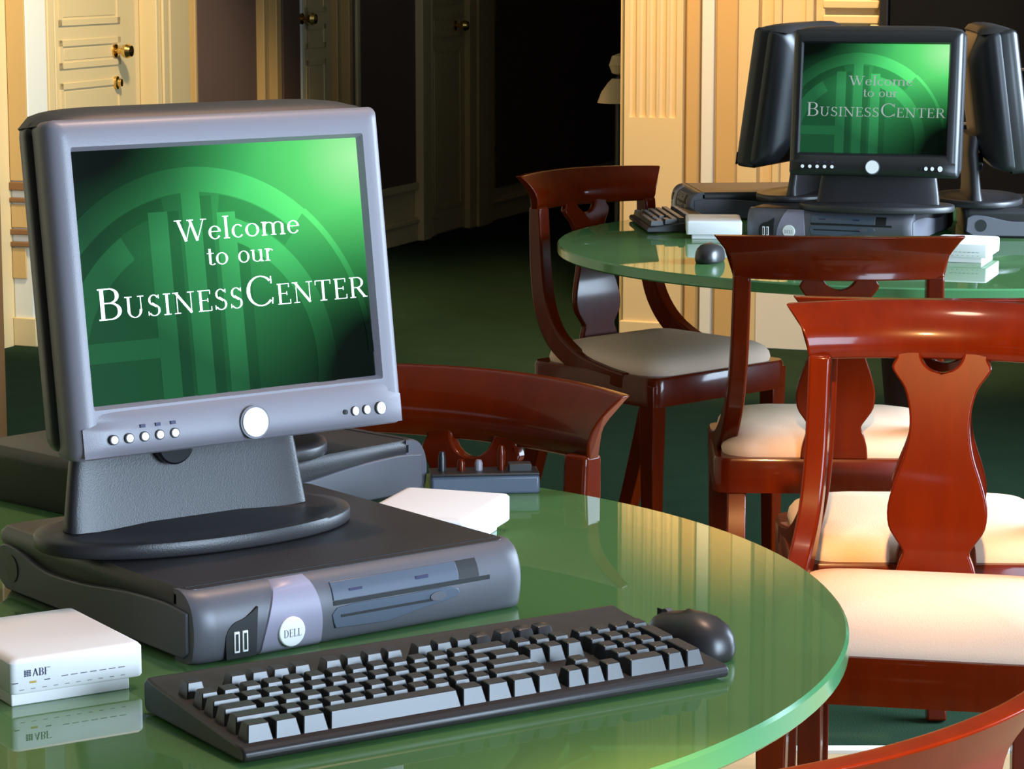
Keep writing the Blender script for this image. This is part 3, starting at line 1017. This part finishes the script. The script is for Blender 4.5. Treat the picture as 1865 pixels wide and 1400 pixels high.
pc = make_pc('low dark desktop computer under the large grey monitor, drives and badge facing the camera')
YA = 0.655
cxy = Vector((-0.273, 2.306)) + Vector((math.cos(YA), math.sin(YA))) * PW / 2 + Vector((-math.sin(YA), math.cos(YA))) * PD / 2
put_at(pc, cxy.x, cxy.y, T_Z, YA)
for label, x, y, rz, sx in (('desktop computer turned away behind the front one, its pale wavy flank beside the white box', -0.352, 3.066, 2.39, 1),
                            ('black desktop computer under the far lit monitor on the back table', 0.735, 5.925, -0.39, 1),
                            ('desktop computer with long dark flank above a cream box on the back table', 0.572, 6.335, -1.48, 0.72),
                            ('grey desktop computer at the right edge of the photo, flank with round lock facing us', 1.165, 5.985, 1.47, 1)):
    k = copy_tree(pc)
    k['label'] = label
    k.scale = (sx, 1, 1)
    put_at(k, x, y, T_Z, rz)

# ------------------------------------------------------------------ keyboards
U = 0.0194
KEYM = {}


def key_mesh(wu, hu=1):
    k = (wu, hu)
    if k not in KEYM:
        bm = NB()
        rings = []
        for z, i, sh in ((0.0, 0.0009, 0), (0.0122, 0.0032, 0.0026), (0.0128, 0.0040, 0.0026)):
            rings.append([(x, y, z) for x, y in rrect(-wu * U / 2 + i, wu * U / 2 - i, -hu * U / 2 + i + sh, hu * U / 2 - i + sh * 0.5, 0.0008, 1)])
        loft(bm, rings)
        o = obj('key', bm, 'keycap', smooth=0)
        KEYM[k] = o.data
        bpy.data.objects.remove(o)
    return KEYM[k]


def layout():
    L = []
    def row(y, items, x=0.0):
        for w_ in items:
            if w_ > 0:
                L.append((x + w_ / 2, y, w_, 1))
            x += abs(w_)
        return x
    row(5.35, [1, -1, 1, 1, 1, 1, -.5, 1, 1, 1, 1, -.5, 1, 1, 1, 1, -.25, 1, 1, 1])
    row(4, [1] * 13 + [2, -.25, 1, 1, 1, -.25, 1, 1, 1, 1])
    row(3, [1.5] + [1] * 12 + [1.5, -.25, 1, 1, 1, -.25, 1, 1, 1])
    row(2, [1.75] + [1] * 11 + [2.25, -3.5, 1, 1, 1])
    row(1, [2.25] + [1] * 10 + [2.75, -1.25, 1, -1.25, 1, 1, 1])
    row(0, [1.25, 1.25, 1.25, 6.25, 1.25, 1.25, 1.25, 1.25, -.25, 1, 1, 1, -.25, 2, 1])
    L.append((22.0, 2.5, 1, 2))
    L.append((22.0, 0.5, 1, 2))
    return L


KW, KD = 0.462, 0.178


def kz(y):
    """height of the sloping deck, y from the front edge"""
    return 0.013 + 0.016 * y / KD


def kb_case(parent):
    pr = [(0.003, 0.002), (0.0, 0.005), (0.0, 0.010), (0.004, 0.0135), (0.018, kz(0.018)), (KD - 0.02, kz(KD - 0.02) + 0.001), (KD - 0.006, 0.031), (KD, 0.026), (KD, 0.006), (KD - 0.004, 0.002)]
    bm = NB()
    loft(bm, [[(x, y, z) for y, z in pr] for x in (-KW / 2, KW / 2)])
    return obj('case', bm, 'kb_case', parent, 0.003, seg=3)


def make_keyboard(label):
    kb = thing('keyboard', label, 'keyboard', (0, 0, 0), 0, 'computer keyboards')
    kb_case(kb)
    L = layout()
    x0, y0 = -KW / 2 + 0.0085, 0.021
    L.sort(key=lambda k: k[1])
    ang = math.atan(0.016 / KD)
    for i, (kx, ky, wu, hu) in enumerate(L[:100]):
        o = link(bpy.data.objects.new('key', key_mesh(wu, hu)), kb)
        y = y0 + ky * U
        o.location = (x0 + kx * U, y, kz(y))
        o.rotation_euler = (ang, 0, 0)
    bm = NB()
    for kx, ky, wu, hu in L[100:]:
        y = y0 + ky * U
        b2 = bmesh.new()
        b2.from_mesh(key_mesh(wu, hu))
        T = Matrix.Translation((x0 + kx * U, y, kz(y))) @ Matrix.Rotation(ang, 4, 'X')
        b2.transform(T)
        me = bpy.data.meshes.new('tmp')
        b2.to_mesh(me)
        b2.free()
        bm.from_mesh(me)
        bpy.data.meshes.remove(me)
    if len(L) > 100:
        ks = obj('back_row_keys', bm, 'keycap', kb)
        ks['kind'] = 'stuff'
    return kb


def simple_keyboard(label):
    kb = thing('keyboard', label, 'keyboard', (0, 0, 0), 0, 'computer keyboards')
    kb_case(kb)
    bm = NB()
    for kx, ky, wu, hu in layout():
        y = 0.021 + ky * U
        x = -KW / 2 + 0.0085 + kx * U
        z = kz(y)
        rings = [[(x + a, y + b, z + q) for a, b in rrect(-wu * U / 2 + i, wu * U / 2 - i, -hu * U / 2 + i, hu * U / 2 - i, 0.001, 1)] for q, i in ((0, 0.001), (0.0105, 0.0034))]
        loft(bm, rings)
    ks = obj('key_block', bm, 'keycap', kb, smooth=0)
    ks['kind'] = 'stuff'
    for s in (-1, 1):
        obj('foot', box(NB(), s * 0.17 - 0.012, s * 0.17 + 0.012, KD - 0.03, KD - 0.012, 0.0, 0.004), 'kb_case', kb)
    return kb


def put_kb(k, x, y, rz):
    """x, y: front left corner"""
    c, s = math.cos(rz), math.sin(rz)
    put_at(k, x + c * KW / 2, y + s * KW / 2, T_Z, rz)


kb = make_keyboard('black keyboard lying in front of the low dark computer, keys toward the camera')
put_kb(kb, -0.2035, 2.016, 0.572)
k3 = simple_keyboard('dark keyboard at the left rim of the back table, beside the cream box')
k3.scale = (0.62, 0.80, 1.0)
put_at(k3, 0.278, 6.055, T_Z, -1.48)
hub = thing('network_hub', 'small dark slab with short plugs at the table rim behind the white box', 'device', (-0.030, 3.085, T_Z), 0.10)
obj('body', box(NB(), -0.064, 0.060, -0.021, 0.021, 0.0, 0.021), 'pc_blue', hub, 0.003)
obj('top_plate', box(NB(), -0.064, 0.060, -0.021, 0.021, 0.021, 0.024), 'shell', hub, 0.001)
for x, h, m_ in ((-0.050, 0.022, 'shell'), (-0.028, 0.013, 'mahogany'), (-0.008, 0.012, 'bezel'), (0.018, 0.028, 'mahogany')):
    pg = obj('plug', lathe(NB(), ((0.001, 0.023), (0.0045, 0.023), (0.0045, 0.024 + h * 0.7), (0.003, 0.024 + h), (0.001, 0.024 + h)), 12, (x, 0.002)), m_, hub)
    pg['label'] = 'short plug standing on the slab'
obj('terminal_block', box(NB(), 0.026, 0.052, -0.008, 0.010, 0.023, 0.032), 'grille', hub, 0.001)


def make_mouse(label):
    m = thing('computer_mouse', label, 'mouse', (0, 0, 0), 0, 'computer mice')
    bm = NB()
    rings = []
    for k, z in ((0.93, 0.0), (1.0, 0.006), (1.0, 0.013), (0.965, 0.022), (0.86, 0.030), (0.66, 0.036), (0.4, 0.039), (0.08, 0.040)):
        rings.append([(x * k, y * k + (1 - k) * 0.008, z * 0.9 * (1.0 - 0.10 * (y / 0.06))) for x, y in oval(0.0265, 0.050, 48, 2.5)])
    obj('body', loft(bm, rings), 'kb_case', m, smooth=80)
    obj('button_seam', box(NB(), -0.0006, 0.0006, 0.012, 0.05, 0.020, 0.030), 'dark', m)
    obj('scroll_wheel', prism(NB(), [(0.035 + 0.006 * math.cos(i * PI / 10), 0.0265 + 0.006 * math.sin(i * PI / 10)) for i in range(20)], 'x', -0.003, 0.003), 'pc_grey', m)
    return m


ms = make_mouse('black mouse against the right end of the front keyboard')
put_at(ms, 0.158, 2.360, T_Z, 0.575)
m2 = copy_tree(ms)
m2['label'] = 'dark mouse on the back table at the left of the dark chair rail'
put_at(m2, 0.39, 5.38, T_Z, -0.3)

# ------------------------------------------------------------------ white modem boxes
def make_box(label, marks=True):
    b = thing('modem_box', label, 'modem', (0, 0, 0), 0, 'white modem boxes')
    w2, d2 = 0.059, 0.075
    bm = NB()
    rings = [[(x, y, z) for x, y in rrect(-w2 + i, w2 - i, -d2 + i, d2 - i, 0.005, 4)] for i, z in ((0.001, 0.010), (0.0, 0.012), (0.0, 0.036), (0.002, 0.0385), (0.006, 0.0395))]
    obj('body', loft(bm, rings), 'white_plastic', b, 0.0005)
    obj('plinth', box(NB(), -w2 + 0.001, w2 - 0.012, -d2 + 0.003, d2 - 0.01, 0.0, 0.0105), 'white_plastic', b, 0.001)
    f = -d2 - 0.0003
    bm = NB()
    flat_y(bm, [[(x, 0.0205), (x + 0.006, 0.0205), (x + 0.006, 0.0212), (x, 0.0212)] for x in (-0.015 + 0.0085 * k for k in range(7))], f)
    obj('slot', bm, 'pc_grey', b, smooth=0)
    bm = NB()
    flat_y(bm, [[(x, 0.0135), (x + 0.004, 0.0135), (x + 0.004, 0.0141), (x, 0.0141)] for x in (-0.052 + 0.010 * k for k in range(10))], f)
    obj('vent', bm, 'bezel', b, smooth=0)
    if marks:
        bm = NB()
        for i in range(3):
            for j in range(4):
                flat_y(bm, [[(-0.0475 + i * 0.0021, 0.0245 + j * 0.0014), (-0.0458 + i * 0.0021, 0.0245 + j * 0.0014), (-0.0458 + i * 0.0021, 0.0256 + j * 0.0014), (-0.0475 + i * 0.0021, 0.0256 + j * 0.0014)]], f)
        for q in (0.0, 0.0004):
            flat_y(bm, text_polys([('ABF', 0.0064)], -0.0405 + q, -0.0262 + q, 0.0240), f - q * 0.1)
        flat_y(bm, [[(-0.027, 0.0298), (-0.0245, 0.0298), (-0.0245, 0.0303), (-0.027, 0.0303)], [(-0.0575, 0.0195), (-0.053, 0.0195), (-0.053, 0.0203), (-0.0575, 0.0203)], [(-0.030, 0.0195), (-0.025, 0.0195), (-0.025, 0.0203), (-0.030, 0.0203)]], f)
        obj('front_lettering', bm, 'ink', b, smooth=0)
        obj('front_mark', flat_y(NB(), [[(-0.043, 0.0185), (-0.037, 0.0185), (-0.037, 0.0203), (-0.043, 0.0203)]], f), 'amber', b, smooth=0)
    return b


wb = make_box('white box with small dark logo at the lower left corner, beside the front keyboard')
a = 0.56
put_at(wb, -0.41 + 0.059 * math.cos(a) - 0.075 * math.sin(a), 2.180 + 0.059 * math.sin(a) + 0.075 * math.cos(a), T_Z, a)
for label, x, y, rz in (('white box behind the front computer, its bright side toward the glass table', -0.081, 2.825, -0.32),
                        ('cream box at the left of the back table, under the dark computer flank', 0.432, 5.868, PI - 0.05),
                        ('cream box at the right of the dark chair rail on the back table', 0.90, 5.44, -0.33)):
    k = copy_tree(wb)
    k['label'] = label
    put_at(k, x, y, T_Z, rz)
